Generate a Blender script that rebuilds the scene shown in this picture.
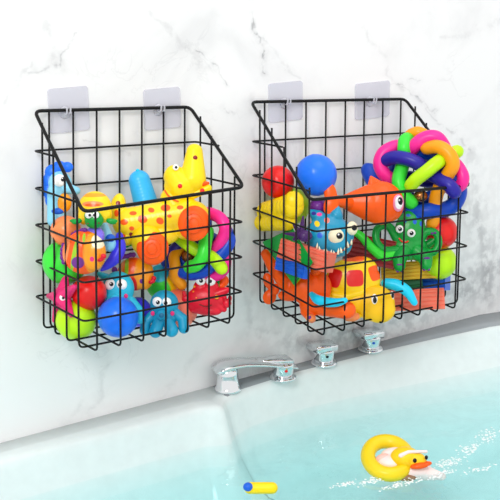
import bpy, bmesh, math, random
from mathutils import Vector, Matrix
random.seed(4)
SC = bpy.context.scene
COL = SC.collection
for o in list(bpy.data.objects): bpy.data.objects.remove(o)

# ------------------------------------------------------------------ camera
F = 1096.85                                   # focal length in pixels of a 500 px frame
CAM = Vector((-0.57878, -1.36673, 0.25368))
yaw, pitch, roll = 0.593676, -0.265067, -0.015389
fwd = Vector((math.sin(yaw)*math.cos(pitch), math.cos(yaw)*math.cos(pitch), math.sin(pitch)))
rt0 = Vector((math.cos(yaw), -math.sin(yaw), 0)); up0 = rt0.cross(fwd)
RT = math.cos(roll)*rt0 + math.sin(roll)*up0
UP = -math.sin(roll)*rt0 + math.cos(roll)*up0
cd = bpy.data.cameras.new('camera'); cam = bpy.data.objects.new('camera', cd); COL.objects.link(cam)
cd.sensor_width = 36; cd.lens = F/500*36; cd.clip_start = 0.05; cd.clip_end = 50
cam.matrix_world = Matrix(((RT.x, UP.x, -fwd.x, CAM.x), (RT.y, UP.y, -fwd.y, CAM.y), (RT.z, UP.z, -fwd.z, CAM.z), (0, 0, 0, 1)))
SC.camera = cam

# ------------------------------------------------------------------ light
w = bpy.data.worlds.new('world'); SC.world = w; w.use_nodes = True
bg = w.node_tree.nodes['Background']; bg.inputs[0].default_value = (1, 0.995, 0.985, 1); bg.inputs[1].default_value = 1.0
def area(name, loc, target, size, power, col=(1, 1, 1)):
    l = bpy.data.lights.new(name, 'AREA'); l.shape = 'SQUARE'; l.size = size; l.energy = power; l.color = col
    o = bpy.data.objects.new(name, l); COL.objects.link(o); o.location = loc
    o.rotation_euler = (Vector(target)-Vector(loc)).to_track_quat('-Z', 'Y').to_euler()
area('overhead_fill', (.5, -.9, 1.9), (.35, -.2, -.4), 1.3, 9)  # unseen soft light added overhead to brighten the tub and its water
area('upper_left_key', (-1.5, -1.7, 1.5), (0.2, 0, 0), 0.7, 33, (1, .985, .965))  # soft key light from the upper left, its source unseen
SC.view_settings.view_transform = 'Standard'; SC.view_settings.look = 'None'
SC.view_settings.exposure = 0.0; SC.view_settings.gamma = 1; SC.view_settings.use_curve_mapping = False

# ------------------------------------------------------------------ geometry of the view
def ray(px, py): return fwd + RT*((px-250)/F) - UP*((py-250)/F)
def ony(px, py, Y): d = ray(px, py); return CAM + d*((Y-CAM.y)/d.y)
def onz(px, py, Z): d = ray(px, py); return CAM + d*((Z-CAM.z)/d.z)
def pscale(p): return (p-CAM).dot(fwd)/F

# ------------------------------------------------------------------ materials
MATS = {}
def nmat(name):
    m = bpy.data.materials.new(name); m.use_nodes = True
    return m, m.node_tree, m.node_tree.nodes['Principled BSDF']
def srgb(c):
    return tuple(((x/255)/12.92 if x/255 <= 0.04045 else ((x/255+0.055)/1.055)**2.4) for x in c) + (1,)
def vinyl(name, c, rough=0.33, metal=0, sss=0.0, spec=0.35):
    if name in MATS: return MATS[name]
    m, nt, b = nmat(name)
    nz = nt.nodes.new('ShaderNodeTexNoise'); nz.inputs['Scale'].default_value = 60
    tc = nt.nodes.new('ShaderNodeTexCoord'); nt.links.new(tc.outputs['Object'], nz.inputs['Vector'])
    mx = nt.nodes.new('ShaderNodeMix'); mx.data_type = 'RGBA'
    col = srgb(c); mx.inputs[6].default_value = tuple(v*0.94 for v in col[:3])+(1,); mx.inputs[7].default_value = tuple(min(1, v*1.05) for v in col[:3])+(1,)
    nt.links.new(nz.outputs['Fac'], mx.inputs[0]); nt.links.new(mx.outputs[2], b.inputs['Base Color'])
    b.inputs['Roughness'].default_value = rough; b.inputs['Metallic'].default_value = metal
    b.inputs['Specular IOR Level'].default_value = spec
    if sss: b.inputs['Subsurface Weight'].default_value = sss; b.inputs['Subsurface Scale'].default_value = 0.004
    MATS[name] = m; return m

C = dict(red=(236, 30, 28), orange=(255, 90, 0), yellow=(255, 216, 12), lime=(190, 242, 20), green=(60, 226, 60),
         grass=(6, 158, 60), blue=(28, 116, 246), royal=(10, 70, 190), navy=(38, 30, 150), pink=(255, 40, 150),
         hotpink=(236, 40, 120), teal=(20, 150, 190), aqua=(40, 190, 222), sky=(52, 180, 246), paleblue=(138, 210, 240),
         purple=(112, 40, 140), salmon=(246, 120, 96), white=(250, 250, 248), black=(14, 12, 22), cream=(250, 240, 205),
         maroon=(140, 26, 30), gold=(255, 196, 14), indigo=(62, 58, 230), lilac=(140, 120, 250), amber=(255, 160, 20),
         brown=(150, 110, 80), peach=(250, 140, 80), crimson=(226, 20, 48), darkgreen=(10, 104, 60), mustard=(226, 178, 30),
         cobalt=(20, 96, 214), cyan=(20, 200, 236), plum=(74, 34, 100), yellowgreen=(150, 200, 30), blush=(250, 150, 190))
def M(n): return vinyl('vinyl_'+n, C[n])

def painted(name, base, marks):
    """marks: (x, z, rx, rz, angle_deg, colour name) in metres of the part's own space, printed through on x/z."""
    m, nt, b = nmat(name); N = nt.nodes; L = nt.links
    tc = N.new('ShaderNodeTexCoord')
    prev = None
    for (x, z, rx, rz, ang, cn) in marks:
        mp = N.new('ShaderNodeMapping'); mp.vector_type = 'TEXTURE'
        mp.inputs['Location'].default_value = (x, 0, z); mp.inputs['Rotation'].default_value = (0, -math.radians(ang), 0)
        mp.inputs['Scale'].default_value = (rx, 1e3, rz)
        L.new(tc.outputs['Object'], mp.inputs['Vector'])
        src = mp.outputs[0]
        if cn[0] == '#':                                              # rounded square mark
            sq = N.new('ShaderNodeVectorMath'); sq.operation = 'MULTIPLY'; L.new(src, sq.inputs[0]); L.new(src, sq.inputs[1]); src = sq.outputs[0]; cn = cn[1:]
        ln = N.new('ShaderNodeVectorMath'); ln.operation = 'LENGTH'; L.new(src, ln.inputs[0])
        rp = N.new('ShaderNodeMapRange'); rp.inputs[1].default_value = 0.9; rp.inputs[2].default_value = 1.05
        rp.inputs[3].default_value = 1; rp.inputs[4].default_value = 0
        L.new(ln.outputs['Value'], rp.inputs[0])
        mx = N.new('ShaderNodeMix'); mx.data_type = 'RGBA'; L.new(rp.outputs[0], mx.inputs[0])
        if prev is None: mx.inputs[6].default_value = srgb(C[base])
        else: L.new(prev, mx.inputs[6])
        mx.inputs[7].default_value = srgb(C[cn]); prev = mx.outputs[2]
    L.new(prev, b.inputs['Base Color']); b.inputs['Roughness'].default_value = 0.3
    return m

wire_mat = vinyl('black_coated_wire', (9, 9, 11), 0.45, 0, 0, 0.25)
def chrome_mat():
    m, nt, b = nmat('polished_chrome'); b.inputs['Metallic'].default_value = 1; b.inputs['Roughness'].default_value = 0.07
    b.inputs['Base Color'].default_value = (0.78, 0.8, 0.82, 1); return m
CHROME = chrome_mat()

def clear_plastic():
    m, nt, b = nmat('clear_plastic'); N = nt.nodes; L = nt.links
    b.inputs['Base Color'].default_value = (0.86, 0.86, 0.93, 1); b.inputs['Roughness'].default_value = 0.15
    t = N.new('ShaderNodeBsdfTransparent'); t.inputs[0].default_value = (0.97, 0.97, 0.99, 1)
    mx = N.new('ShaderNodeMixShader'); lw = N.new('ShaderNodeLayerWeight'); lw.inputs[0].default_value = 0.3
    mr = N.new('ShaderNodeMapRange'); mr.inputs[3].default_value = 0.38; mr.inputs[4].default_value = 0.9
    L.new(lw.outputs['Facing'], mr.inputs[0]); L.new(mr.outputs[0], mx.inputs[0]); L.new(t.outputs[0], mx.inputs[1]); L.new(b.outputs[0], mx.inputs[2])
    L.new(mx.outputs[0], N['Material Output'].inputs['Surface']); return m
CLEAR = clear_plastic()

def marble():
    m, nt, b = nmat('white_veined_marble'); N = nt.nodes; L = nt.links
    geo = N.new('ShaderNodeTexCoord')
    def noise(scale, detail, off, dist=0, rough=0.55):
        mp = N.new('ShaderNodeMapping'); mp.inputs['Location'].default_value = off; L.new(geo.outputs['Object'], mp.inputs[0])
        n = N.new('ShaderNodeTexNoise'); n.inputs['Scale'].default_value = scale; n.inputs['Detail'].default_value = detail
        n.inputs['Distortion'].default_value = dist; n.inputs['Roughness'].default_value = rough; L.new(mp.outputs[0], n.inputs['Vector']); return n
    def math_(op, a, bb=None, c=None):
        n = N.new('ShaderNodeMath'); n.operation = op
        for i, v in enumerate((a, bb, c)):
            if v is None: continue
            if isinstance(v, (int, float)): n.inputs[i].default_value = v
            else: L.new(v, n.inputs[i])
        return n.outputs[0]
    def rng(v, a, bb, c, d):
        n = N.new('ShaderNodeMapRange'); n.inputs[1].default_value = a; n.inputs[2].default_value = bb; n.inputs[3].default_value = c; n.inputs[4].default_value = d
        n.interpolation_type = 'SMOOTHSTEP'; L.new(v, n.inputs[0]); return n.outputs[0]
    cloud = rng(noise(4.5, 5, (3, 1, 7), 0.6).outputs['Fac'], 0.5, 0.75, 0, 0.2)
    streak = noise(14, 6, (1, 5, 2), 1.2).outputs['Fac']
    vein = math_('MULTIPLY', rng(math_('ABSOLUTE', math_('SUBTRACT', streak, 0.5)), 0, 0.02, 0.09, 0), rng(noise(6, 2, (8, 0, 3)).outputs['Fac'], 0.5, 0.66, 0, 1))
    dark = math_('ADD', cloud, vein)
    # individual vein strokes and broad grey patches at lower right, in wall metres
    wob = noise(22, 4, (0, 0, 0), 0.3)
    wv = N.new('ShaderNodeVectorMath'); wv.operation = 'MULTIPLY_ADD'; wv.inputs[1].default_value = (0.05, 0, 0.05)
    L.new(wob.outputs['Color'], wv.inputs[0]); L.new(geo.outputs['Object'], wv.inputs[2])
    brk = rng(noise(45, 3, (4, 4, 4)).outputs['Fac'], 0.38, 0.6, 0.15, 1)
    wall_strokes = [(252, 14, 268, 75, 2.2, .5), (262, 40, 300, 80, 3, .12), (196, 52, 228, 84, 1.5, .35), (150, 10, 205, 70, 5, .13), (30, 72, 62, 66, 3, .3), (62, 66, 76, 36, 2, .25), (44, 20, 60, 66, 4, .12),
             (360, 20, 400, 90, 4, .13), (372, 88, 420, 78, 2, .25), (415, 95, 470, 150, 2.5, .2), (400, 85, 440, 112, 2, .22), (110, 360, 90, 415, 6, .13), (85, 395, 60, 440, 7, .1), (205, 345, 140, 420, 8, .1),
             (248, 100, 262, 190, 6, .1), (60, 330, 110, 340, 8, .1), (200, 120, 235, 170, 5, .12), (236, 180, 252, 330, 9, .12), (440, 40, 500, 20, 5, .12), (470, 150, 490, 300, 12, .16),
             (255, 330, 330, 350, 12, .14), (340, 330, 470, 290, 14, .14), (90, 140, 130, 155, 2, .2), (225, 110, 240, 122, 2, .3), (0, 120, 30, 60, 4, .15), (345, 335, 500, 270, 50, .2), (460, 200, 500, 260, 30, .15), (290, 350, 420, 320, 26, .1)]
    for (x0, y0, x1, y1, wd, st) in wall_strokes:
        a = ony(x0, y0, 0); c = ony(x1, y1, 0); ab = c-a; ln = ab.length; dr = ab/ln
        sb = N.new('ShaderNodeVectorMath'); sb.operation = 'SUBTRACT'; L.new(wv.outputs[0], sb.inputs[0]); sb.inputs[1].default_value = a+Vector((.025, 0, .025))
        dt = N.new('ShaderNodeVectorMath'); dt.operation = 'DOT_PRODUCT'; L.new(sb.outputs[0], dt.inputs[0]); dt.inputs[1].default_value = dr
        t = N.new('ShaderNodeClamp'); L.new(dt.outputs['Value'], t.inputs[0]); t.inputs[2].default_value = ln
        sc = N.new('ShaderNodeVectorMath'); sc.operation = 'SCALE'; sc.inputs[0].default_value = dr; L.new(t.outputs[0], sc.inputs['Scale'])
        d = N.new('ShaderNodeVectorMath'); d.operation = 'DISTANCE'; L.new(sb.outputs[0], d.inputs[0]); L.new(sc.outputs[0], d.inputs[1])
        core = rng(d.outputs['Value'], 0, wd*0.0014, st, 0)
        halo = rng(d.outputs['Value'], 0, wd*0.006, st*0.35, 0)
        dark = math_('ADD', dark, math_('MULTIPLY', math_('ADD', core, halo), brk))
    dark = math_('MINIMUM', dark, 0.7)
    mx = N.new('ShaderNodeMix'); mx.data_type = 'RGBA'; L.new(dark, mx.inputs[0])
    mx.inputs[6].default_value = (0.86, 0.86, 0.865, 1); mx.inputs[7].default_value = (0.24, 0.24, 0.26, 1)
    L.new(mx.outputs[2], b.inputs['Base Color']); b.inputs['Roughness'].default_value = 0.32; b.inputs['Specular IOR Level'].default_value = 0.3
    return m

# ------------------------------------------------------------------ mesh helpers
def link(name, me, mat, parent=None, smooth=True):
    o = bpy.data.objects.new(name, me); COL.objects.link(o)
    if mat: me.materials.append(mat)
    if smooth:
        for p in me.polygons: p.use_smooth = True
    if parent: o.parent = parent
    return o
def from_bm(name, bm, mat, parent=None, smooth=True):
    bmesh.ops.recalc_face_normals(bm, faces=bm.faces)
    me = bpy.data.meshes.new(name); bm.to_mesh(me); bm.free()
    return link(name, me, mat, parent, smooth)
def tag(o, label=None, cat=None, group=None, kind=None):
    if label: o['label'] = label
    if cat: o['category'] = cat
    if group: o['group'] = group
    if kind: o['kind'] = kind
def fillet(pts, r, closed=False, n=5):
    out = []; m = len(pts)
    for i in range(m):
        if not closed and i in (0, m-1): out.append(pts[i]); continue
        a, b, c = pts[i-1], pts[i], pts[(i+1) % m]
        u = (a-b); v = (c-b); rr = min(r, u.length*.45, v.length*.45)
        p0 = b+u.normalized()*rr; p1 = b+v.normalized()*rr
        for k in range(n+1):
            t = k/n; out.append(p0*(1-t)**2 + b*2*t*(1-t) + p1*t*t)
    return out
def tube_bm(bm, pts, rad, seg=8, closed=False, cap='flat'):
    pts = [Vector(p) for p in pts]; n = len(pts)
    rads = rad if isinstance(rad, (list, tuple)) else [rad]*n
    if cap == 'round' and not closed:
        t0 = (pts[0]-pts[1]).normalized(); t1 = (pts[-1]-pts[-2]).normalized(); r0, r1 = rads[0], rads[-1]
        hs = [(math.sin(a), math.cos(a)) for a in (math.pi/2*.97, math.pi/3, math.pi/6)]
        P0 = [pts[0]+t0*r0*s for s, c in hs]; R0 = [r0*c for s, c in hs]
        P1 = [pts[-1]+t1*r1*s for s, c in reversed(hs)]; R1 = [r1*c for s, c in reversed(hs)]
        pts = P0+pts+P1; rads = R0+list(rads)+R1; n = len(pts)
    rings = []; nrm = None
    for i in range(n):
        if closed: t = pts[(i+1) % n]-pts[i-1]
        else: t = pts[min(i+1, n-1)]-pts[max(i-1, 0)]
        t = t.normalized()
        if nrm is None:
            nrm = t.orthogonal().normalized()
        nrm = (nrm - t*nrm.dot(t)).normalized(); bn = t.cross(nrm)
        rings.append([bm.verts.new(pts[i]+(nrm*math.cos(2*math.pi*k/seg)+bn*math.sin(2*math.pi*k/seg))*rads[i]) for k in range(seg)])
    off = 0
    if closed:
        best = min(range(seg), key=lambda k: (rings[-1][0].co-rings[0][k].co).length); off = best
    for i in range(n if closed else n-1):
        a = rings[i]; b = rings[(i+1) % n]; o = off if (closed and i == n-1) else 0
        for k in range(seg):
            bm.faces.new((a[k], a[(k+1) % seg], b[(k+1+o) % seg], b[(k+o) % seg]))
    if not closed:
        bm.faces.new(rings[0]); bm.faces.new(rings[-1])
def spline(pts, n=7):
    P = [Vector(p) for p in pts]; out = []
    for i in range(len(P)-1):
        p0 = P[i-1] if i else P[0]*2-P[1]; p1 = P[i]; p2 = P[i+1]; p3 = P[i+2] if i+2 < len(P) else P[-1]*2-P[-2]
        for k in range(n):
            t = k/n
            out.append(0.5*((2*p1)+(p2-p0)*t+(2*p0-5*p1+4*p2-p3)*t*t+(-p0+3*p1-3*p2+p3)*t**3))
    out.append(P[-1]); return out

# ------------------------------------------------------------------ wall
bm = bmesh.new()
for v in [(-1.6, 0, -1.0), (2.6, 0, -1.0), (2.6, 0, 1.5), (-1.6, 0, 1.5), (-1.6, .1, -1.0), (2.6, .1, -1.0), (2.6, .1, 1.5), (-1.6, .1, 1.5)]: bm.verts.new(v)
bm.verts.ensure_lookup_table()
for f in [(0, 1, 2, 3), (4, 5, 6, 7), (0, 1, 5, 4), (1, 2, 6, 5), (2, 3, 7, 6), (3, 0, 4, 7)]: bm.faces.new([bm.verts[i] for i in f])
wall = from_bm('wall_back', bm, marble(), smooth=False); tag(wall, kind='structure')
bm = bmesh.new(); bmesh.ops.create_cube(bm, size=1)
for v in bm.verts: v.co = Vector((v.co.x*4.2+.5, v.co.y*3.0-1.4, v.co.z*.1-1.0))
fl = from_bm('floor', bm, vinyl('pale_floor_tile', (225, 225, 226), .4), smooth=False); tag(fl, kind='structure')

# ------------------------------------------------------------------ bathtub
ZL = -0.403
inner = [(-.34, -.058), (-.1, -.056), (.07, -.060), (.208, -.064), (.238, -.080), (.258, -.060), (.30, -.045), (.415, -.037), (.59, -.046), (.70, -.055), (.80, -.066)]
def smooth2(p):
    q = []
    for i in range(len(p)-1):
        for k in range(4):
            t = k/4; q.append((p[i][0]*(1-t)+p[i+1][0]*t, p[i][1]*(1-t)+p[i+1][1]*t))
    return q+[p[-1]]
loop = smooth2(inner)
cxr, rr = .80, .12
for k in range(1, 11):
    a = math.pi/2*k/10; loop.append((cxr+rr*math.sin(a), -.066-rr+rr*math.cos(a)))
xr = cxr+rr
for k in range(1, 11): loop.append((xr+.0*k, -.186-.04*k))
for k in range(1, 11):
    a = math.pi/2*k/10; loop.append((cxr+rr*math.cos(a), -.586-rr*math.sin(a)))
for k in range(1, 21): loop.append((.80-k*(1.14/20), -.706))
for k in range(1, 9):
    a = math.pi/2*k/8; loop.append((-.34-rr*math.sin(a), -.706+rr-rr*math.cos(a)))
for k in range(1, 10): loop.append((-.46, -.586+.44*k/9))
for k in range(1, 8):
    a = math.pi/2*k/8; loop.append((-.46+rr*(1-math.cos(a)), -.146+(.088)*math.sin(a)))
bm = bmesh.new()
n = len(loop)
def nrm2(i):
    a = Vector(loop[i-1]); b = Vector(loop[(i+1) % n]); t = (b-a).normalized(); return Vector((t.y, -t.x))  # inward (path is clockwise)
NI = [nrm2(i) for i in range(n)]
cen = Vector((.2, -.38))
NI = [v if v.dot(cen-Vector(loop[i])) > 0 else -v for i, v in enumerate(NI)]
def sm(vs, it):
    for _ in range(it): vs = [(vs[i-1]+vs[i]*2+vs[(i+1) % n]).normalized() for i in range(n)]
    return vs
NI = sm(NI, 3)
def flare(i):
    x, y = loop[i]; t = min(1, max(0, (x-.35)/.45)); g = min(1, max(0, (.22+y)/.14)); return 1+2.2*t*t*(3-2*t)*g
def outer(i):
    x, y = loop[i]
    if y > -.13 and -.40 < x < .86: return (x, -0.0006)
    d = NI[i]; ox, oy = x-d.x*.09, y-d.y*.09
    return (ox, min(oy, -0.0006))
prof = [(-1, -.37), ('o', -.010), ('o', 0), (-.014, .0), (-.0085, -.0006), (-.004, -.0026), (-.001, -.007), (.001, -.014), (.004, -.025), (.010, -.05), (.022, -.09), (.04, -.125), (.065, -.15), (.10, -.163)]
rings = []
for (off, dz) in prof:
    r = []
    for i in range(n):
        if off in (-1, 'o'): x, y = outer(i)
        else: k = off*(flare(i) if off > 0 else 1); x = loop[i][0]+NI[i].x*k; y = loop[i][1]+NI[i].y*k
        r.append(bm.verts.new((x, y, ZL+dz)))
    rings.append(r)
for a, b in zip(rings, rings[1:]):
    for i in range(n): bm.faces.new((a[i], a[(i+1) % n], b[(i+1) % n], b[i]))
bm.faces.new(rings[-1])
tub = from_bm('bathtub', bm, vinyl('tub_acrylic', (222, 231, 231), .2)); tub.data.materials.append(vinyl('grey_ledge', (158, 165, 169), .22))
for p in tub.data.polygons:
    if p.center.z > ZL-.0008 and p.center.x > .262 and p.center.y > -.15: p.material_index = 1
tag(tub, 'white built-in bathtub with a narrow ledge along the marble wall', 'bathtub')

# water
ZW = -.460
def water_mat():
    m, nt, b = nmat('bath_water'); N = nt.nodes; L = nt.links
    g = N.new('ShaderNodeBsdfGlossy'); g.inputs['Roughness'].default_value = .04
    t = N.new('ShaderNodeBsdfTransparent'); t.inputs[0].default_value = (.97, 1, 1, 1)
    f = N.new('ShaderNodeFresnel'); f.inputs[0].default_value = 1.33
    tc = N.new('ShaderNodeTexCoord'); nz = N.new('ShaderNodeTexNoise'); nz.inputs['Scale'].default_value = 16; nz.inputs['Detail'].default_value = 2; nz.inputs['Distortion'].default_value = .6
    L.new(tc.outputs['Object'], nz.inputs[0]); bp = N.new('ShaderNodeBump'); bp.inputs['Strength'].default_value = .5; bp.inputs['Distance'].default_value = .01
    L.new(nz.outputs['Fac'], bp.inputs['Height']); L.new(bp.outputs[0], g.inputs['Normal']); L.new(bp.outputs[0], f.inputs['Normal'])
    mx = N.new('ShaderNodeMixShader'); L.new(f.outputs[0], mx.inputs[0]); L.new(t.outputs[0], mx.inputs[1]); L.new(g.outputs[0], mx.inputs[2])
    ge = N.new('ShaderNodeNewGeometry'); iv = N.new('ShaderNodeMath'); iv.operation = 'SUBTRACT'; iv.inputs[0].default_value = 1; L.new(ge.outputs['Backfacing'], iv.inputs[1])
    fm = N.new('ShaderNodeMath'); fm.operation = 'MULTIPLY'; L.new(f.outputs[0], fm.inputs[0]); L.new(iv.outputs[0], fm.inputs[1]); L.new(fm.outputs[0], mx.inputs[0])
    L.new(mx.outputs[0], N['Material Output'].inputs['Surface'])
    v = N.new('ShaderNodeVolumeAbsorption'); v.inputs[0].default_value = (.20, .90, .92, 1); v.inputs[1].default_value = 1.9
    L.new(v.outputs[0], N['Material Output'].inputs['Volume']); return m
bm = bmesh.new(); rings = []
for (off, z) in [(.0115, ZW), (.0205, -.489), (.039, -.526), (.064, -.551)]:
    rings.append([bm.verts.new((loop[i][0]+NI[i].x*off*flare(i), loop[i][1]+NI[i].y*off*flare(i), z)) for i in range(n)])
for a, b in zip(rings, rings[1:]):
    for i in range(n): bm.faces.new((a[i], a[(i+1) % n], b[(i+1) % n], b[i]))
bm.faces.new(rings[0]); bm.faces.new(rings[-1])
wat = from_bm('bath_water', bm, water_mat(), smooth=False); tag(wat, 'clear turquoise water filling the white bathtub', 'water', kind='stuff')

# ------------------------------------------------------------------ wire baskets
class Basket:
    def __init__(s, corners, Yb, D, name_label, floor=-4.92):
        # corners: image positions of back-left, back-right, front-left, front-right, each (x_a, y_a, level_a, x_b, y_b, level_b)
        s.Yb, s.D = Yb, D; s.c = []
        for k, (xa, ya, la, xb, yb, lb) in enumerate(corners):
            Y = Yb if k < 2 else Yb-D
            a = ony(xa, ya, Y); b = ony(xb, yb, Y); s.c.append((a, la, b, lb))
        s.fl = floor
        s.root = bpy.data.objects.new('wire_basket', None); COL.objects.link(s.root)
        s.root.location = s.P(.5, .5, floor); tag(s.root, name_label, 'basket')
    def col(s, k, l):
        a, la, b, lb = s.c[k]; return a+(b-a)*((l-la)/(lb-la))
    def P(s, u, v, l):
        bl, br, fl, fr = [s.col(k, l) for k in range(4)]
        return (bl*(1-u)+br*u)*(1-v)+(fl*(1-u)+fr*u)*v
    def wire(s, name, pts, r, closed=False, fr=.006, seg=7):
        bm = bmesh.new(); o = s.root.location
        tube_bm(bm, fillet([p-o for p in pts], fr, closed), r, seg, closed)
        return from_bm(name, bm, wire_mat, s.root)
    def build(s, nf, ns, rail, R=.00145, RR=.0024):
        BL, BR, FR, FL = rail
        s.wire('top_rail', [BL, BR, FR, FL], RR, True, .010, 10)
        P = s.P; W = (P(1, 1, -2)-P(0, 1, -2)).length; eu = 1.9*R/W; ev = 1.9*R/s.D
        def level_on(k, target):                                     # level of the column k nearest to a rail point
            return min((l/50 for l in range(-250, 90)), key=lambda l: abs(s.col(k, l).z-target.z))
        lBL, lBR, lFL, lFR = level_on(0, BL), level_on(1, BR), level_on(2, FL), level_on(3, FR)
        for l in (-2, -3, -4):
            s.wire('horizontal_wire', [P(-eu, -ev, l), P(1+eu, -ev, l), P(1+eu, 1+ev, l), P(-eu, 1+ev, l)], R, True, .007)
        for l in (0, -1):                                            # short rings that end on the sloping rail
            vl = (l-lBL)/(lFL-lBL); vr = (l-lBR)/(lFR-lBR)
            s.wire('horizontal_wire', [P(-eu, vl, l), P(-eu, -ev, l), P(1+eu, -ev, l), P(1+eu, vr, l)], R, False, .007)
        for i in range(nf):
            u = (i+.5)/nf; zb = BL.z*(1-u)+BR.z*u; zf = FL.z*(1-u)+FR.z*u
            b = P(u, 0, lBL*(1-u)+lBR*u); f = P(u, 1, lFL*(1-u)+lFR*u)
            s.wire('vertical_wire', [b, P(u, 0, s.fl), P(u, 1, s.fl), f], R, False, .008)
        for i in range(ns):
            v = (i+.5)/ns
            s.wire('vertical_wire', [P(0, v, lBL*(1-v)+lFL*v), P(0, v, s.fl+.06), P(1, v, s.fl+.06), P(1, v, lBR*(1-v)+lFR*v)], R, False, .008)

YB = -.009; D1 = .1356; D2 = .1595
B1 = Basket([(37, 151, 0, 38, 296.4, -4), (195, 142, 0, 194.6, 275, -4), (83.6, 243, -2, 84.8, 320.5, -4), (240.5, 222, -2, 240, 291.8, -4)], YB, D1,
            'smaller black wire basket on the left, heaped with a giraffe, octopuses, crab and balls', -4.88)
B1.build(7, 4, [ony(34.5, 111, YB), ony(190, 107, YB), ony(244, 187, YB-D1-.003), ony(83, 212, YB-D1-.003)])
B2 = Basket([(254, 141.5, 0, 254.4, 273.8, -4), (409, 133, 0, 406, 257, -4), (315.6, 231, -2, 314.5, 306.4, -4), (466.8, 212.4, -2, 464.4, 279, -4)], YB, D2,
            'larger black wire basket on the right, heaped with fish, turtle and green octopus toys', -4.86)
B2.build(8, 5, [ony(251, 102, YB), ony(405, 99, YB), ony(470, 185.5, YB-D2-.003), ony(310, 200, YB-D2-.003)])

# ------------------------------------------------------------------ adhesive hooks
def rounded_rect(wd, h, r, n=6):
    out = []
    for cx, cz, a0 in ((wd/2-r, h/2-r, 0), (-wd/2+r, h/2-r, 90), (-wd/2+r, -h/2+r, 180), (wd/2-r, -h/2+r, 270)):
        for k in range(n+1):
            a = math.radians(a0+90*k/n); out.append((cx+r*math.cos(a), cz+r*math.sin(a)))
    return out
def prism(outline, y0, y1, bev=0):
    bm = bmesh.new(); a = [bm.verts.new((x, y0, z)) for x, z in outline]; b = [bm.verts.new((x, y1, z)) for x, z in outline]
    m = len(outline)
    for i in range(m): bm.faces.new((a[i], a[(i+1) % m], b[(i+1) % m], b[i]))
    bm.faces.new(a); f = bm.faces.new(b)
    if bev: bmesh.ops.bevel(bm, geom=list(f.edges), offset=bev, segments=2, affect='EDGES')
    return bm
HK = [(48.5, 87, 88.5, 132, 67, 110, 'clear square adhesive hook holding the left basket, the left one of its pair'),
      (144, 88, 180, 129, 161, 107.5, 'clear square adhesive hook holding the left basket, the right one of its pair'),
      (268.5, 82, 302, 121, 287, 101, 'clear square adhesive hook holding the right basket, the left one of its pair'),
      (355, 82, 389, 118, 373, 99.5, 'clear square adhesive hook holding the right basket, the right one of its pair')]
for (x0, y0, x1, y1, hx, hy, lab) in HK:
    c = ony((x0+x1)/2, (y0+y1)/2, 0); wd = (ony(x1, (y0+y1)/2, 0)-ony(x0, (y0+y1)/2, 0)).length; h = (ony(x0, y0, 0)-ony(x0, y1, 0)).length
    hk = bpy.data.objects.new('adhesive_hook', None); COL.objects.link(hk); hk.location = c; tag(hk, lab, 'hook', 'clear adhesive hooks on the marble wall')
    from_bm('backing_plate', prism(rounded_rect(wd, h, .004), -.0002, -.0022, .0006), CLEAR, hk, False)
    p = ony(hx, hy, YB)-c
    bm = bmesh.new()
    bmesh.ops.create_cone(bm, cap_ends=True, segments=24, radius1=.0085, radius2=.007, depth=.003, matrix=Matrix.Translation((p.x, -.0037, p.z-.004)) @ Matrix.Rotation(math.pi/2, 4, 'X'))
    from_bm('hook_boss', bm, CLEAR, hk)
    bm = bmesh.new()
    for dx in (-.0026, .0026):
        tube_bm(bm, spline([(p.x+dx, -.0045, p.z-.004), (p.x+dx, -.009, p.z-.0052), (p.x+dx, -.0135, p.z-.0035), (p.x+dx, -.0148, p.z+.002)], 4), .0013, 8, False, 'round')
    from_bm('hook_prong', bm, CLEAR, hk)

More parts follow.
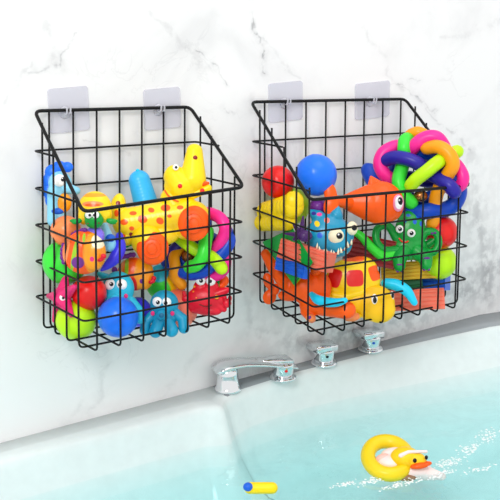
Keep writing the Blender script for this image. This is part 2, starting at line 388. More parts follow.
# ------------------------------------------------------------------ toys
class Toy:
    """Local frame: x right, y away, z up, as a visitor facing the toy sees it; lengths are given in units of s metres."""
    def __init__(s, name, label, cat, cx, cy, anchor, group=None, slope=0):
        s.cx, s.cy, s.sl = cx, cy, slope; s.s = pscale(anchor)
        s.e = bpy.data.objects.new(name, None); COL.objects.link(s.e); s.e.empty_display_size = .01
        s.e.matrix_world = Matrix(((RT.x, fwd.x, UP.x, anchor.x), (RT.y, fwd.y, UP.y, anchor.y), (RT.z, fwd.z, UP.z, anchor.z), (0, 0, 0, 1)))
        tag(s.e, label, cat, group)
    def L(s, x, y, d=0): return Vector(((x-s.cx)*s.s, -(d+s.sl*(x-s.cx))*s.s, (s.cy-y)*s.s))
    def blob(s, name, prims, mat, vox=.75, sub=0, parent=None, sm=3):
        bm = bmesh.new()
        def ell(c, rx, ry, rd, ang=0):
            m = Matrix.Translation(c) @ Matrix.Rotation(math.radians(ang), 4, 'Y') @ Matrix.Diagonal((rx*s.s, rd*s.s, ry*s.s, 1))
            bmesh.ops.create_icosphere(bm, subdivisions=3, radius=1, matrix=m)
        for p in prims:
            if p[0] == 'c':
                a, b, r0, r1 = p[1:5]; k = max(3, int(math.dist(a, b)/(min(r0, r1)*.35))+1); k = min(k, 14)
                fd = p[5] if len(p) > 5 else 1
                for i in range(k+1):
                    t = i/k; r = r0*(1-t)+r1*t
                    ell(s.L(*[a[j]*(1-t)+b[j]*t for j in range(3)]), r, r, r*fd)
            else:
                x, y, d, rx, ry, rd = p[:6]; ell(s.L(x, y, d), rx, ry, rd, p[6] if len(p) > 6 else 0)
        o = from_bm(name, bm, mat, parent or s.e)
        if len(prims) > 1 or prims[0][0] == 'c':
            r = o.modifiers.new('fuse', 'REMESH'); r.mode = 'VOXEL'; r.voxel_size = vox*s.s; r.use_smooth_shade = True
            q = o.modifiers.new('soften', 'SMOOTH'); q.iterations = sm; q.factor = .5
        return o
    def tube(s, name, pts, r, mat, parent=None, seg=16, dd=1):
        P = spline([s.L(*p) for p in pts], 6)
        if isinstance(r, (list, tuple)):
            k = len(pts)-1; rr = []
            for i in range(len(P)):
                t = i/6; j = min(int(t), k-1); f = t-j; rr.append((r[j]*(1-f)+r[j+1]*f)*s.s)
        else: rr = r*s.s
        bm = bmesh.new(); tube_bm(bm, P, rr if isinstance(rr, list) else [rr]*len(P), seg, False, 'round')
        return from_bm(name, bm, mat, parent or s.e)
    def eye(s, x, y, d, r, px, py, pr, wm='white', pm='black', ry=None, pry=None):
        ry = ry or r; pry = pry or pr
        e = s.blob('eye', [(x, y, d, r, ry, r*.6)], M(wm))
        s.blob('pupil', [(px, py, d+r*.6-pr*.15, pr, pry, pr*.5)], M(pm), parent=e)
        s.blob('glint', [(px-pr*.3, py-pr*.4, d+r*.6+pr*.32, pr*.3, pr*.3, pr*.12)], M('white'), parent=e) if r > 3.9 else None
        return e
    def paint(s, name, base, marks):
        return painted(name, base, [((x-s.cx)*s.s, (s.cy-y)*s.s, rx*s.s, ry*s.s, a, c) for (x, y, rx, ry, a, c) in marks])
    def poly(s, name, pts, d, th, mat, bev=1.2, parent=None):
        """pts outline (x, y) in order, slab th thick with rounded edges."""
        bm = bmesh.new(); a = [bm.verts.new(s.L(x, y, d+th/2)) for x, y in pts]; b = [bm.verts.new(s.L(x, y, d-th/2)) for x, y in pts]; m = len(pts)
        for i in range(m): bm.faces.new((a[i], a[(i+1) % m], b[(i+1) % m], b[i]))
        bm.faces.new(a); bm.faces.new(b)
        bmesh.ops.recalc_face_normals(bm, faces=bm.faces)
        bmesh.ops.bevel(bm, geom=list(bm.edges), offset=bev*s.s, segments=3, affect='EDGES', profile=.6)
        return from_bm(name, bm, mat, parent or s.e)
    def beam(s, name, p0, p1, hh, hd, mat, ridges=4):
        """a block from p0 to p1 with a grooved top and front."""
        a = s.L(*p0); b = s.L(*p1); ax = (b-a).normalized()
        upv = Vector((0, 0, 1)); side = ax.cross(upv).normalized(); upv = side.cross(ax).normalized()
        prof = []
        H = hh*s.s; Dd = hd*s.s; g = min(H, Dd)*.16; k = ridges
        for i in range(k):                                            # top, ridged
            x0 = -Dd+2*Dd*i/k; x1 = -Dd+2*Dd*(i+1)/k; e = (x1-x0)*.18
            prof += [(x0+e*.3, H-g if i else H-g*.8), (x0+e, H), (x1-e, H), (x1-e*.3, H-g if i < k-1 else H-g*.8)]
        for i in range(k):                                            # the side the other way
            z0 = H-2*H*i/k; z1 = H-2*H*(i+1)/k; e = (z0-z1)*.18
            if i == 0: z0 -= g
            prof += [(Dd-g*.8, z0-e*.3), (Dd, z0-e), (Dd, z1+e), (Dd-g*.8, z1+e*.3)]
        prof += [(-Dd, -H)] + [(-Dd, H-2*g)]
        for i in reversed(range(0)): pass
        bm = bmesh.new(); A = [bm.verts.new(a+side*u+upv*v) for u, v in prof]; B = [bm.verts.new(b+side*u+upv*v) for u, v in prof]; m = len(prof)
        for i in range(m): bm.faces.new((A[i], A[(i+1) % m], B[(i+1) % m], B[i]))
        fa = bm.faces.new(A); fb = bm.faces.new(B)
        return from_bm(name, bm, mat, s.e, False)

def aty(b, px, py, t): return ony(px, py, YB-(D1 if b == 1 else D2)*t)
def ball(b, px, py, r, t, colour, label, group):
    a = aty(b, px, py, t); s = pscale(a); R = r*s
    o = bmesh.new(); seg = 40
    bmesh.ops.create_uvsphere(o, u_segments=48, v_segments=32, radius=R)
    for v in o.verts:                                                 # moulding seam round the middle
        k = abs(v.co.z)/R
        if k < .03: v.co *= 1.012
    rot = Matrix.Rotation(.5+random.random(), 3, 'X') @ Matrix.Rotation(random.random(), 3, 'Y')
    for v in o.verts: v.co = rot @ v.co
    ob = from_bm('play_ball', o, vinyl('ball_'+colour, C[colour], .28)); ob.location = a
    tag(ob, label, 'ball', group); return ob

G1 = 'plastic balls in the left basket'; G2 = 'plastic balls in the right basket'
# ================================================================== left basket
ball(1, 66, 231, 15.5, .36, 'peach', 'salmon-orange ball under the light blue seahorse in the left basket', G1)
ball(1, 65, 262, 22.5, .24, 'green', 'bright green ball at the left side of the left basket', G1)
ball(1, 89, 293, 17.5, .5, 'red', 'red ball above the yellow-green ball in the left basket', G1)
ball(1, 76, 320, 20.5, .44, 'lime', 'yellow-green ball lowest in the left corner of the left basket', G1)
ball(1, 118, 317, 20.5, .76, 'blue', 'shiny blue ball in front of the pale teal octopus in the left basket', G1)
ball(1, 178, 309, 20, .5, 'salmon', 'salmon-red ball behind the crab and the front octopus', G1)
ball(1, 137, 312, 15, .42, 'indigo', 'indigo ball low behind the blue ball and the front octopus', G1)

T = Toy('beach_ball', 'small ball with green, cyan and yellow panels behind the front octopus', 'ball', 162, 283, aty(1, 162, 283, .3), G1)
T.blob('ball_shell', [(162, 282, 0, 17, 18, 15)], T.paint('panelled_ball', 'yellow', [(160, 290, 12, 15, 20, 'green'), (160, 273, 10, 9, 10, 'cyan'), (163, 262, 5, 8, 0, 'cyan')]))
T.blob('valve', [(166, 272, 10, 1.6, 1.6, 1.5)], M('white'))

# seahorse
T = Toy('toy_seahorse', 'light blue seahorse toy with a dark blue crest in the back left corner', 'toy', 60, 195, aty(1, 60, 195, .22))
T.blob('body', [(60, 183, 0, 12, 12, 9), ('c', (66, 188, 2), (77, 191, 3), 6, 4), ('c', (56, 192, 0), (55, 220, 0), 9, 8), (58, 214, 1, 9, 8, 7)], M('paleblue'))
T.blob('crest', [(67, 167, -2, 6, 5.5, 4), (59, 167, -2, 7.5, 6.5, 4), (52, 172, -3, 8, 8, 4), (48.5, 181, -3, 7, 8.5, 4), (47.5, 191, -3, 5.5, 8, 4), (49, 200, -3, 4.5, 7, 4)], M('blue'))
T.blob('belly', [(65, 203, 5, 7.5, 9.5, 5)], M('amber'))
T.blob('belly_band', [(58.5, 211.5, 6, 6.5, 3.6, 4)], M('cobalt'))
T.eye(61, 181, 8, 6.3, 65, 180, 2.3)

# green faced turtle with yellow shell hood
T = Toy('toy_turtle', 'green faced toy turtle with a yellow and orange shell above the striped fish', 'toy', 95, 212, aty(1, 95, 212, .56))
T.blob('shell', [(95, 208, 0, 17, 17, 12), (84, 216, 0, 6, 9, 8), (105, 214, 0, 7, 9, 8)], T.paint('turtle_shell', 'yellow', [(94, 195.5, 13, 2.2, 0, 'amber'), (94, 204.5, 11, 3, 0, 'peach'), (94, 205.5, 8, 1.6, 0, 'orange'), (84, 222, 4, 4, 0, 'gold')]))
T.blob('head', [(95.5, 220.5, 10, 9.5, 8.5, 8), (90, 216, 13, 4, 4, 4), (99, 216, 13, 4, 4, 4)], M('grass'))
for x in (78, 112):
    T.blob('fin', [(x, 221.5, 6, 5.5, 3, 2.5, 15 if x > 90 else -15), (x+(-5 if x < 90 else 4), 220.5, 6, 3, 1.4, 1.5, 20 if x > 90 else -20)], M('grass'))
T.eye(91.2, 215.5, 17, 3.6, 92.5, 215.8, 1.4); T.eye(98, 215.5, 17, 3.6, 97, 215.8, 1.4)
T.blob('nostril', [(90.5, 224, 17.2, .8, .6, .6)], M('maroon')); T.blob('nostril', [(101, 223.5, 16.5, .8, .6, .6)], M('maroon'))
T.blob('body', [(95, 236, 3, 10, 10, 8)], M('lilac'))

# dolphin with curved indigo tail
T = Toy('toy_dolphin', 'pale blue dolphin toy with a curved indigo tail right of the striped fish', 'toy', 112, 243, aty(1, 112, 243, .55))
T.blob('body', [('c', (104, 226, 0), (106, 236, 2), 4.5, 7), (110, 244, 2, 6.5, 8, 6)], M('paleblue'))
T.blob('belly_band', [(111, 238, 7, 5.5, 4, 3)], M('cobalt'))
T.tube('tail', [(119, 236, -4), (119.5, 248, -2), (115, 258, 0), (107, 266, 2), (102, 270, 3)], [4, 6.5, 6.5, 4, 1.5], M('indigo'))

# striped fish
def striped_fish(T, m, lips, crest, tailp, plumps):
    T.blob('body', plumps, m)
    T.blob('lips', lips, M('crimson'))
    if crest: T.blob('dorsal_fin', crest, M('purple'), .6)
    if tailp: T.blob('tail_fin', tailp, M('purple'), .6)
T = Toy('toy_fish', 'round orange, yellow and green striped fish toy with purple fins and red lips', 'toy', 85, 253, aty(1, 85, 253, .69), 'striped fish in the left basket', .6)
striped_fish(T, T.paint('fish_stripes', 'orange', [(97, 253, 13, 24, 0, 'amber'), (100, 241, 7, 8, 0, 'cream'), (75.5, 254, 2.2, 20, -12, 'yellowgreen'), (85, 238, 1.6, 5, 0, 'yellowgreen'), (79, 262.5, 6.8, 6, 0, 'purple'), (94, 259, 2.3, 2.6, 0, 'hotpink'), (67, 250, 3, 16, -10, 'peach')]),
             [(103, 259.5, 6, 3.8, 2.2, 3, -20), (106, 256, 6, 3, 2.6, 3, 30)],
             [(72 + 3.3*i, 234.5-1.1*i-(.8 if i % 2 else 0), 1, 2.6, 2.6, 2.6) for i in range(5)],
             [(61+(0.8 if i in (0, 4) else -.8), 245+4.3*i, 2, 2.8, 2.8, 2.6) for i in range(5)],
             [(84, 252.5, 0, 22, 22, 10), (95, 253, 1, 12, 18, 8)])
T.blob('tail_root', [(64.5, 254, 1, 3, 9, 5)], M('peach'))
T.blob('side_fin', [(78, 264, 8, 5, 4.5, 3)], M('purple'))

T = Toy('toy_fish', 'second striped fish toy, half hidden beside the large orange giraffe foot', 'toy', 136, 274, aty(1, 136, 274, .42), 'striped fish in the left basket')
striped_fish(T, T.paint('fish_stripes_dark', 'orange', [(145, 275, 10, 22, 0, 'amber'), (142.5, 281, 2.2, 2.4, 0, 'purple'), (127.5, 267, 2, 12, 0, 'yellowgreen'), (122, 262, 3, 10, 0, 'peach'), (134, 285, 4, 8, 0, 'red')]),
             [(152.5, 281.5, 8, 3.6, 2.2, 3, -15), (154.5, 278, 8, 2.6, 2.4, 3, 30)],
             [(122+3*i, 257.5-.7*i-(.6 if i % 2 else 0), 4, 2.4, 2.6, 2.4) for i in range(5)], None,
             [(134, 274, 0, 17, 17, 10), (145, 275, 1, 9, 15, 8)])
T.blob('side_fin', [(127, 245, 8, 4, 3, 2.5, 0), (131.5, 245.3, 8, 3.5, 1, 1.5)], M('grass'))
T.blob('fin_stalk', [(115, 270, 4, 3, 3.6, 2.5)], M('purple'))

# blue rounded toy
T = Toy('rubber_toy', 'sky blue rounded rubber toy rising behind the giraffe back', 'toy', 142, 190, aty(1, 142, 190, .25))
T.blob('body', [('c', (139.5, 181, 0), (146, 204, 0), 11, 12.5)], M('sky'))
T.blob('nozzle', [(138, 170.5, 3, 2, 1.6, 2)], M('cyan'))

# giraffe
T = Toy('toy_giraffe', 'yellow toy giraffe with orange spots lying across the top of the left basket', 'toy', 155, 210, aty(1, 155, 210, .51))
SP = [(143.9, 219.6, 5, 4, -15), (152.3, 210.5, 3.4, 2.5, -20), (161.2, 221.3, 4, 3.4, -30), (166.5, 208.3, 5, 3.6, 0), (134.3, 213.6, 3.8, 2.2, 0), (133, 228.7, 2.6, 2.2, 0),
      (170.5, 216.5, 2.4, 1.8, -10), (117.5, 213.5, 2.4, 3.6, 0), (125.6, 222.5, 4, 3, 0), (134, 205, 3, 2, 0), (181, 208, 3.4, 2.2, 0), (124, 236, 2.5, 2, 0)]
T.blob('body', [('c', (128, 223, 0), (186, 214, 0), 15.5, 17, .9), (118, 208, 0, 8, 15, 9, 8), (126, 236, 0, 9, 10, 9), (160, 234, 2, 20, 12, 10), (186, 226, 2, 14, 14, 10)],
       T.paint('giraffe_spots', 'yellow', [(*p, 'orange') for p in SP]+[(119, 203.5, 2.4, 2.4, 0, 'maroon'), (132, 234.5, 2, 2, 0, 'maroon')]))
T.blob('head', [('c', (194.5, 152, 0), (193, 180, 1), 8.4, 13.5), ('c', (175, 177, 1), (182, 187, 1), 11.5, 15), (174, 175, 1, 9.5, 10, 9), (177, 186, 1, 13, 14, 9), (192, 184, 1, 11, 14, 9), ('c', (170, 198, 0), (176, 208, 0), 10, 12)], M('yellow'))
T.blob('lower_jaw', [('c', (193, 195, 3), (208, 188.5, 4), 4.6, 4.2)], M('yellow'))
T.blob('mouth', [(202, 184.3, 6, 8, 2.6, 3, -8)], M('orange'))
for x, y, d, n_, c_ in ((195.7, 158.5, 9.6, 'spot', 'maroon'), (181, 187, 15.8, 'nostril', 'red'), (202.6, 191, 8.2, 'nostril', 'red')):
    T.blob(n_, [(x, y, d, 2.3, 2.3, 1.2)], M(c_))
T.eye(176.5, 168.3, 12, 3.0, 177, 168.3, 1.4)
T.tube('collar', [(165.5, 191, 9), (169, 196, 11.5), (175, 200.4, 14), (179, 202, 14.5)], .9, M('orange'))
for (x, y, fx, fy, rx, ry, d) in ((147.5, 238, 154, 248.4, 16.2, 16.8, 16), (192, 216, 194.8, 223.8, 16.2, 17.8, 15)):
    leg = T.blob('leg', [('c', (x, y, -4), (x+1, y+2, d-13), 16, 17.5)], M('yellow'))
    ft = T.blob('foot', [(fx, fy, d, rx, ry, 5.5), (fx, fy, d-6, rx*.97, ry*.97, 7)], M('orange'), parent=leg)
    bm = bmesh.new(); c0 = T.L(fx, fy, d+5.2)
    for rr in (.55, .3):
        P = [c0+Vector((math.cos(a)*rx*rr*T.s, (0 if rr < .5 else .0007), math.sin(a)*ry*rr*T.s)) for a in [2*math.pi*k/28 for k in range(28)]]
        tube_bm(bm, P, .9*T.s, 6, True)
    from_bm('foot_ring', bm, M('orange'), leg)

# octopus behind the blue ball
def octopus_face(T, e1, e2, cheeks, snout):
    for (x, y, r, dx, dy, pr, d) in (e1, e2): T.eye(x, y, d, r, x+dx, y+dy, pr)
    for (x, y, d) in cheeks: T.blob('cheek', [(x, y, d, 2, 2.4, 1)], M('hotpink'))
T = Toy('toy_octopus', 'pale teal octopus toy peering over the shiny blue ball', 'toy', 118, 290, aty(1, 118, 290, .52), 'teal octopuses in the left basket')
T.blob('body', [(118, 289, 0, 16.5, 18, 12), (117, 301, 4, 15, 11, 10), ('c', (108, 279, -3), (99, 274, -3), 5, 2.5), ('c', (131, 302, 2), (140, 312, 3), 6, 5), (140, 318, 3, 5, 6, 5), ('c', (110, 308, 0), (103, 318, 0), 6, 5)], M('aqua'))
T.blob('snout', [(116.5, 297, 13, 5, 4, 4)], M('aqua'))
octopus_face(T, (111.5, 284.3, 5.6, 1.5, -.5, 2.1, 9.5), (122.6, 284.3, 5.6, -1, 0, 2.1, 9.5), [(127.3, 295.6, 12), (106, 296.5, 10.5)], None)

T = Toy('toy_octopus', 'teal octopus toy sitting at the front wires beside the red crab', 'toy', 164, 315, aty(1, 164, 315, .76), 'teal octopuses in the left basket')
T.blob('body', [(164.3, 304, 0, 14.5, 14.2, 10), (164, 317, 0, 14, 10, 8)], M('teal'))
for p in ((('c', (154, 314, 0), (146, 322, 1), 5, 5), ('c', (146, 322, 1), (145, 330, 2), 5, 5.4)), (('c', (175, 313, 0), (183, 319, 1), 5.4, 5.4), ('c', (183, 319, 1), (184, 328, 2), 5.4, 5.6)),
          (('c', (159, 322, 3), (156, 331, 6), 6, 6.6),), (('c', (169, 322, 3), (172, 330, 6), 6, 6.8),)): T.blob('leg', list(p), M('teal'), .5, sm=2)
T.blob('snout', [(162.8, 314.5, 11.5, 5.3, 5, 5)], M('teal')); T.blob('snout_hole', [(162.8, 314.5, 15.8, 2.8, 2.6, 1.2)], vinyl('vinyl_deepteal', (16, 110, 150)))
octopus_face(T, (158, 301.4, 4.9, .8, .4, 2, 8.5), (167.3, 301.8, 4.7, -.8, .6, 2, 8.5), [(153.4, 313, 8.5), (173, 313, 8.5)], None)

# starfish
T = Toy('toy_starfish', 'pink toy starfish with one eye at the left wires of the left basket', 'toy', 62, 297, aty(1, 62, 297, .38), None, 1.4)
ctr = (62, 297, 0)
T.blob('body', [(62, 297, 0, 10, 11, 5)]+[('c', (62, 297, 0), (x, y, 0), 8.5, 2.8, .6) for x, y in ((67, 276), (44, 297), (52, 321), (74, 314), (78, 286))], M('hotpink'))
T.eye(64.5, 297, 5, 3.6, 65, 297.5, 1.3)
T.blob('freckle', [(57, 303, 4.6, 1.8, 1.8, 1)], M('yellow'))

# crab
T = Toy('toy_crab', 'red crab toy with big white eyes in the lower right of the left basket', 'toy', 206, 298, aty(1, 206, 298, .765), None, .15)
legs = []
for k, (x, y) in enumerate([(184, 298), (188, 308), (227, 290), (228, 303), (224, 309)]): legs.append(('c', (206+(x-206)*.5, 298+(y-298)*.5, 0), (x, y, 1), 6, 3.2))
T.blob('body', [(206.5, 300, 0, 21, 15.5, 9), (201, 287, 0, 8, 7, 6), (211, 287, 0, 8, 7, 6), (197, 309, 1, 8, 5, 6), (213, 311, 1, 9, 4.5, 6)]+legs, M('crimson'))
T.blob('claw', [(186.5, 299, 4, 5, 4.6, 3), (184, 294, 4, 2, 3.5, 2), (190, 294.5, 4, 1.8, 3, 2)], M('crimson'), .5)
T.blob('claw', [(227, 303, 4, 4.6, 4.6, 3), (230, 298, 4, 2, 3.2, 2), (225, 298, 4, 1.8, 3, 2)], M('crimson'), .5)
T.eye(201, 280.3, 6, 5, 201.5, 280.6, 2); T.eye(211.2, 280.8, 6, 4.8, 210.6, 281, 1.9)
for x, y, r in ((197.3, 297.6, 2), (194, 292, 1.5), (217, 296.7, 2.2), (194.5, 286.5, 1.2)): T.blob('wart', [(x, y, 8 if r > 1.7 else 6, r, r, 1.2)], M('amber'))
T.tube('mouth', [(200, 304, 9.4), (206, 306, 9.7), (212, 304.5, 9.6)], .6, M('maroon'))

T = Toy('rubber_toy', 'small orange rubber toy with a green stalk above the red crab claw', 'toy', 222, 281, aty(1, 222, 281, .78))
T.blob('body', [(224, 281, 0, 5, 6, 4), (221, 286, 0, 4, 4, 4)], M('orange')); T.tube('stalk', [(219, 276, 2), (218.2, 281, 3), (218.5, 286, 3)], 1.4, M('grass'))

# knot balls
T = Toy('knot_ball', 'smaller rainbow tube knot ball behind the giraffe in the left basket', 'toy', 200, 248, aty(1, 200, 248, .64), 'rainbow tube knot balls', .35)
R5 = 6.6
T.tube('blue_loop', [(166, 262, 0), (178, 270, 3), (192, 274, 4), (206, 270, 4), (218, 258, 2), (229, 243, -2), (227, 232, -6)], R5, M('royal'))
T.tube('blue_loop', [(205, 222, -10), (188, 240, -10), (183, 262, -8), (196, 266, -8), (212, 262, -8)], R5, M('royal'))
T.tube('pink_loop', [(206, 213, -2), (213, 214.5, 2), (221, 219, 5), (225.5, 228, 6), (223, 238, 5), (216, 248, 2), (208, 255, -5)], R5-.4, M('pink'))
T.tube('pink_loop', [(226, 258, -6), (225, 268, -2), (218, 275, -2), (208, 277, -4)], R5-1, M('pink'))
T.tube('navy_loop', [(186, 240, -4), (178, 245, 2), (171, 252, 3), (166, 262, 0)], R5-1.4, M('navy'))
T.tube('orange_loop', [(180, 246, -4), (174, 256, 5), (175, 266, 8), (175, 277, 4), (181, 285, -2)], R5-.8, M('amber'))
T.tube('yellow_loop', [(172, 232, 6), (180, 238, 9), (190, 246, 10), (200, 252, 8), (212, 257, 7), (219, 264, 10), (222, 268, 8)], R5-.2, M('lime'))
T.tube('green_loop', [(208, 232, 8), (206, 243, 14), (204, 255, 17), (198, 264, 16), (190, 267, 10)], R5, M('green'))
T.tube('navy_loop', [(182, 244, -12), (196, 238, -16), (214, 240, -18), (216, 256, -16), (200, 264, -14)], R5, M('navy'))
T.blob('bell', [(188, 256, -2, 7, 7, 6)], vinyl('brass_bell', (170, 110, 60), .25, .8))
T = Toy('knot_ball', 'larger rainbow tube knot ball at the top right of the right basket', 'toy', 420, 170, aty(2, 420, 170, .64), 'rainbow tube knot balls', .4)
Q = 7.0
T.tube('blue_loop', [(372, 168, -14), (376, 178, -10), (392, 200, -6), (410, 213, 0), (428, 211, 2), (446, 209, -12), (456, 202, -16), (459, 190, -14), (452, 178, -4)], Q+1, M('royal'))
T.tube('blue_loop', [(398, 150, -8), (420, 152, -4), (446, 160, -6), (454, 182, -8)], Q, M('royal'))
T.tube('pink_loop', [(404, 145, 0), (394, 147, 6), (384, 153, 10), (380.5, 164, 11), (386, 175, 9), (398, 182, 0)], Q, M('pink'))
T.tube('pink_loop', [(409, 152, 4), (415, 145, 10), (424, 139, 10), (434, 139, 8), (441, 147, 4), (447, 158, -6)], Q, M('pink'))
T.tube('pink_loop', [(450, 160, -8), (456, 168, -2), (460, 178, 0), (458, 186, -2), (450, 190, -6)], Q-.8, M('pink'))
T.tube('orange_loop', [(412, 134, -6), (418, 132, -3), (424, 134, -5)], Q-.8, M('amber'))
T.tube('green_loop', [(410, 138, -4), (405, 141, 8), (403.5, 150, 12), (405, 158, 6), (401, 170, 9), (398, 182, 14), (402, 194, 13), (411, 203, 6)], Q, M('green'))
T.tube('navy_loop', [(386, 160, 12), (394, 158, 17), (405, 160, 19), (416, 165, 17), (424, 171, 8), (434, 178, 9), (444, 186, 14), (450, 193, 12)], Q, M('navy'))
T.tube('orange_loop', [(425, 149, 10), (435, 149, 16), (444, 156, 17), (448, 167, 15), (443, 178, 8), (438, 188, 2), (435, 200, -2), (435, 214, -6), (433, 224, -8)], Q-.2, M('amber'))
T.tube('yellow_loop', [(409, 186, 18), (414, 180, 21), (424, 172, 22), (434, 164, 18), (444, 158, 4), (454, 153, 2)], Q-.2, M('lime'))
T.tube('blue_loop', [(396, 172, -12), (404, 158, -14), (424, 154, -16), (442, 168, -18), (440, 190, -16), (422, 200, -12), (402, 192, -10), (396, 172, -12)], Q, M('royal'))
T.tube('green_loop', [(392, 188, -18), (410, 176, -22), (434, 180, -24), (448, 172, -22)], Q, M('navy'))
T.blob('bell', [(420, 196, 4, 7, 6, 6)], vinyl('brass_bell', (170, 110, 60), .25, .8))

# ================================================================== right basket
ball(2, 278, 182, 16.5, .16, 'red', 'red ball in the back left corner of the right basket', G2)
ball(2, 316, 175, 21, .45, 'blue', 'large blue ball leaning on the sloping left rail of the right basket', G2)
ball(2, 291, 206, 19, .2, 'lime', 'yellow-green ball behind the yellow rubber hippo in the right basket', G2)
ball(2, 441, 232, 16.5, .8, 'red', 'red ball at the right wires under the large knot ball', G2)
ball(2, 439, 262, 17.5, .78, 'lime', 'yellow-green ball at the right wires beside the green octopus', G2)
ball(2, 318, 207, 9, .5, 'purple', 'small purple ball behind the blue monster fish', G2)

T = Toy('toy_hippo', 'plump plain yellow rubber animal pressed against the left wires', 'toy', 278, 213, aty(2, 278, 213, .27), None, 1.35)
T.blob('body', [('c', (267, 211, 0), (291, 207, 0), 10.5, 12.5, .6), ('c', (263, 222, 0), (287, 221, 0), 9, 10, .6), ('c', (280, 214, 0), (293, 202, 0), 12, 10, .6)], M('yellow'), .6, sm=6)
T.blob('ear', [(290, 196, 4, 3.5, 3.5, 3)], M('yellow'))

T = Toy('toy_block', 'flat green wedge building block under the yellow rubber animal', 'block', 280, 255, aty(2, 280, 255, .36), 'building blocks in the right basket', 1.35)
T.poly('wedge', [(262.5, 242), (292, 228), (311, 262), (293, 284.5)], -5, 5, M('grass'))
T.poly('lower_edge', [(280, 266), (309, 266), (294, 286)], -9, 3, M('yellowgreen'))
T = Toy('toy_block', 'dark blue grooved block below the salmon block at the left wires', 'block', 292, 267, aty(2, 292, 267, .57), 'building blocks in the right basket', 0)
T.beam('grooved_bar', (279, 263, -20), (306, 272, 14), 7, 4, M('cobalt'), 3)
T = Toy('toy_block', 'salmon grooved block between the purple creature and the blue block', 'block', 306, 255, aty(2, 306, 255, .7), 'building blocks in the right basket', 0)
T.beam('grooved_bar', (284, 248, -26), (330, 263, 8), 10, 8, M('salmon'), 4)
T = Toy('toy_block', 'dark red grooved block behind the green octopus arm', 'block', 366, 253, aty(2, 366, 253, .5), 'building blocks in the right basket', 0)
T.beam('grooved_bar', (346, 246, 0), (396, 256, 2), 14, 7, M('maroon'), 6)
T = Toy('toy_block', 'yellow wooden grooved block the green octopus sits on', 'block', 408, 271, aty(2, 408, 271, .6), 'building blocks in the right basket', 0)
T.beam('grooved_bar', (381, 272, 0), (435, 269, 6), 9, 6, M('mustard'), 5)
T = Toy('toy_block', 'salmon grooved block at the bottom front right of the right basket', 'block', 418, 300, aty(2, 418, 300, .72), 'building blocks in the right basket', 0)
T.beam('grooved_bar', (386, 301, 0), (443, 298, 8), 10.5, 6, M('salmon'), 5)
T = Toy('toy_block', 'dark green block between the yellow block and the salmon block', 'block', 405, 285, aty(2, 405, 285, .55), 'building blocks in the right basket', 0)
T.beam('grooved_bar', (388, 288, 0), (422, 285, 4), 8, 6, M('darkgreen'), 2)
T = Toy('toy_block', 'blue grooved block under the right yellow-green ball', 'block', 434, 281, aty(2, 434, 281, .68), 'building blocks in the right basket', 0)
T.beam('grooved_bar', (414, 281, -8), (446, 282, 10), 8, 8, M('cobalt'), 4)

# orange sea creature
T = Toy('toy_whale', 'large orange rubber whale with a cyan fin filling the lower left corner', 'toy', 305, 290, aty(2, 305, 290, .55), None, .8)
T.blob('body', [('c', (266, 254, 0), (274, 267, 0), 5, 7, .8), ('c', (274, 267, 0), (292, 287, 0), 7, 11, .7), (306, 288, 0, 16, 17, 9), (317, 288, -12, 15, 18, 9), ('c', (308, 305, 0), (345, 309, -10), 9, 9, .8),
                ('c', (306, 311, 2), (311, 318, 4), 6, 4.5), (290, 296, 0, 12, 6, 6)], M('orange'))
T.blob('horn', [('c', (315, 270, 2), (315, 263.5, 4), 5.5, 4.5)], M('orange'))
T.blob('tail_fin', [(269, 282, 4, 5.5, 9, 3.5, -20), (270, 298, 4, 7, 8, 3.5, 25), (276, 290, 4, 4, 6, 3)], M('orange'))
T.tube('cyan_fin', [(311, 294, 9), (316, 298.5, 12), (325, 301, 9), (335, 301, 6), (342, 299, 2)], [3, 4.8, 5, 4.2, 3], M('cyan'))
T.blob('foot', [(310, 317.5, 8, 5, 4, 3)], M('peach')); T.blob('foot', [(350, 316, -26, 9, 5, 4)], M('peach')); T.blob('toe_spot', [(309, 316.8, 11, 2, 2, 1)], M('purple'))

# purple spiky creature
T = Toy('toy_squid', 'dark purple toy squid with pointed arms left of the blue monster fish', 'toy', 304, 234, aty(2, 304, 234, .68), None, .7)
T.blob('body', [(305, 236, 0, 7.5, 6, 5), (300, 235, 0, 6, 4.5, 4)], M('plum'))
for a, r0 in (((303, 217, 3), 1.2), ((294, 224.5, 3), 1.4), ((286, 233.5, 2), 1.2), ((294, 239.5, 3), 1.6)): T.blob('arm', [('c', (301, 235, 1), a, 3.6, r0)], M('plum'), .5)

# blue monster fish
T = Toy('monster_fish', 'turquoise monster fish toy with bulging cream eyes and a toothy grin', 'toy', 330, 235, aty(2, 330, 235, .69))
T.blob('body', [(328, 236, 0, 23, 23, 14), (336, 244, 4, 16, 14, 12), ('c', (336, 216, 2), (338, 207, 2), 7, 1.4), ('c', (318, 217, 0), (311, 212, 0), 7, 3), (345, 236, 0, 9, 15, 10)],
       T.paint('monster_spots', 'teal', [(316.5, 224, 2.6, 3.2, 15, 'yellow'), (309, 221, 2.4, 3, 0, 'salmon'), (326.2, 220.6, 2.8, 3, 0, 'salmon'), (319, 235.6, 2.8, 3, 0, 'cobalt'), (319, 214.5, 2.8, 1.8, 0, 'pink'), (313.5, 213.5, 2.4, 2, 0, 'navy'), (309, 232, 1.6, 2, 0, 'paleblue')]))
T.eye(335, 236.5, 13, 8, 338, 236, 3.2, 'cream'); T.eye(351.3, 228.5, 9, 5.6, 353.2, 228, 2.8, 'cream', ry=7)
T.tube('mouth', [(315, 247, 11), (322, 252, 14), (332, 253.5, 16.5), (342, 250, 16.5), (350, 244, 11), (354, 239, 7)], .8, M('maroon'))
bm = bmesh.new()
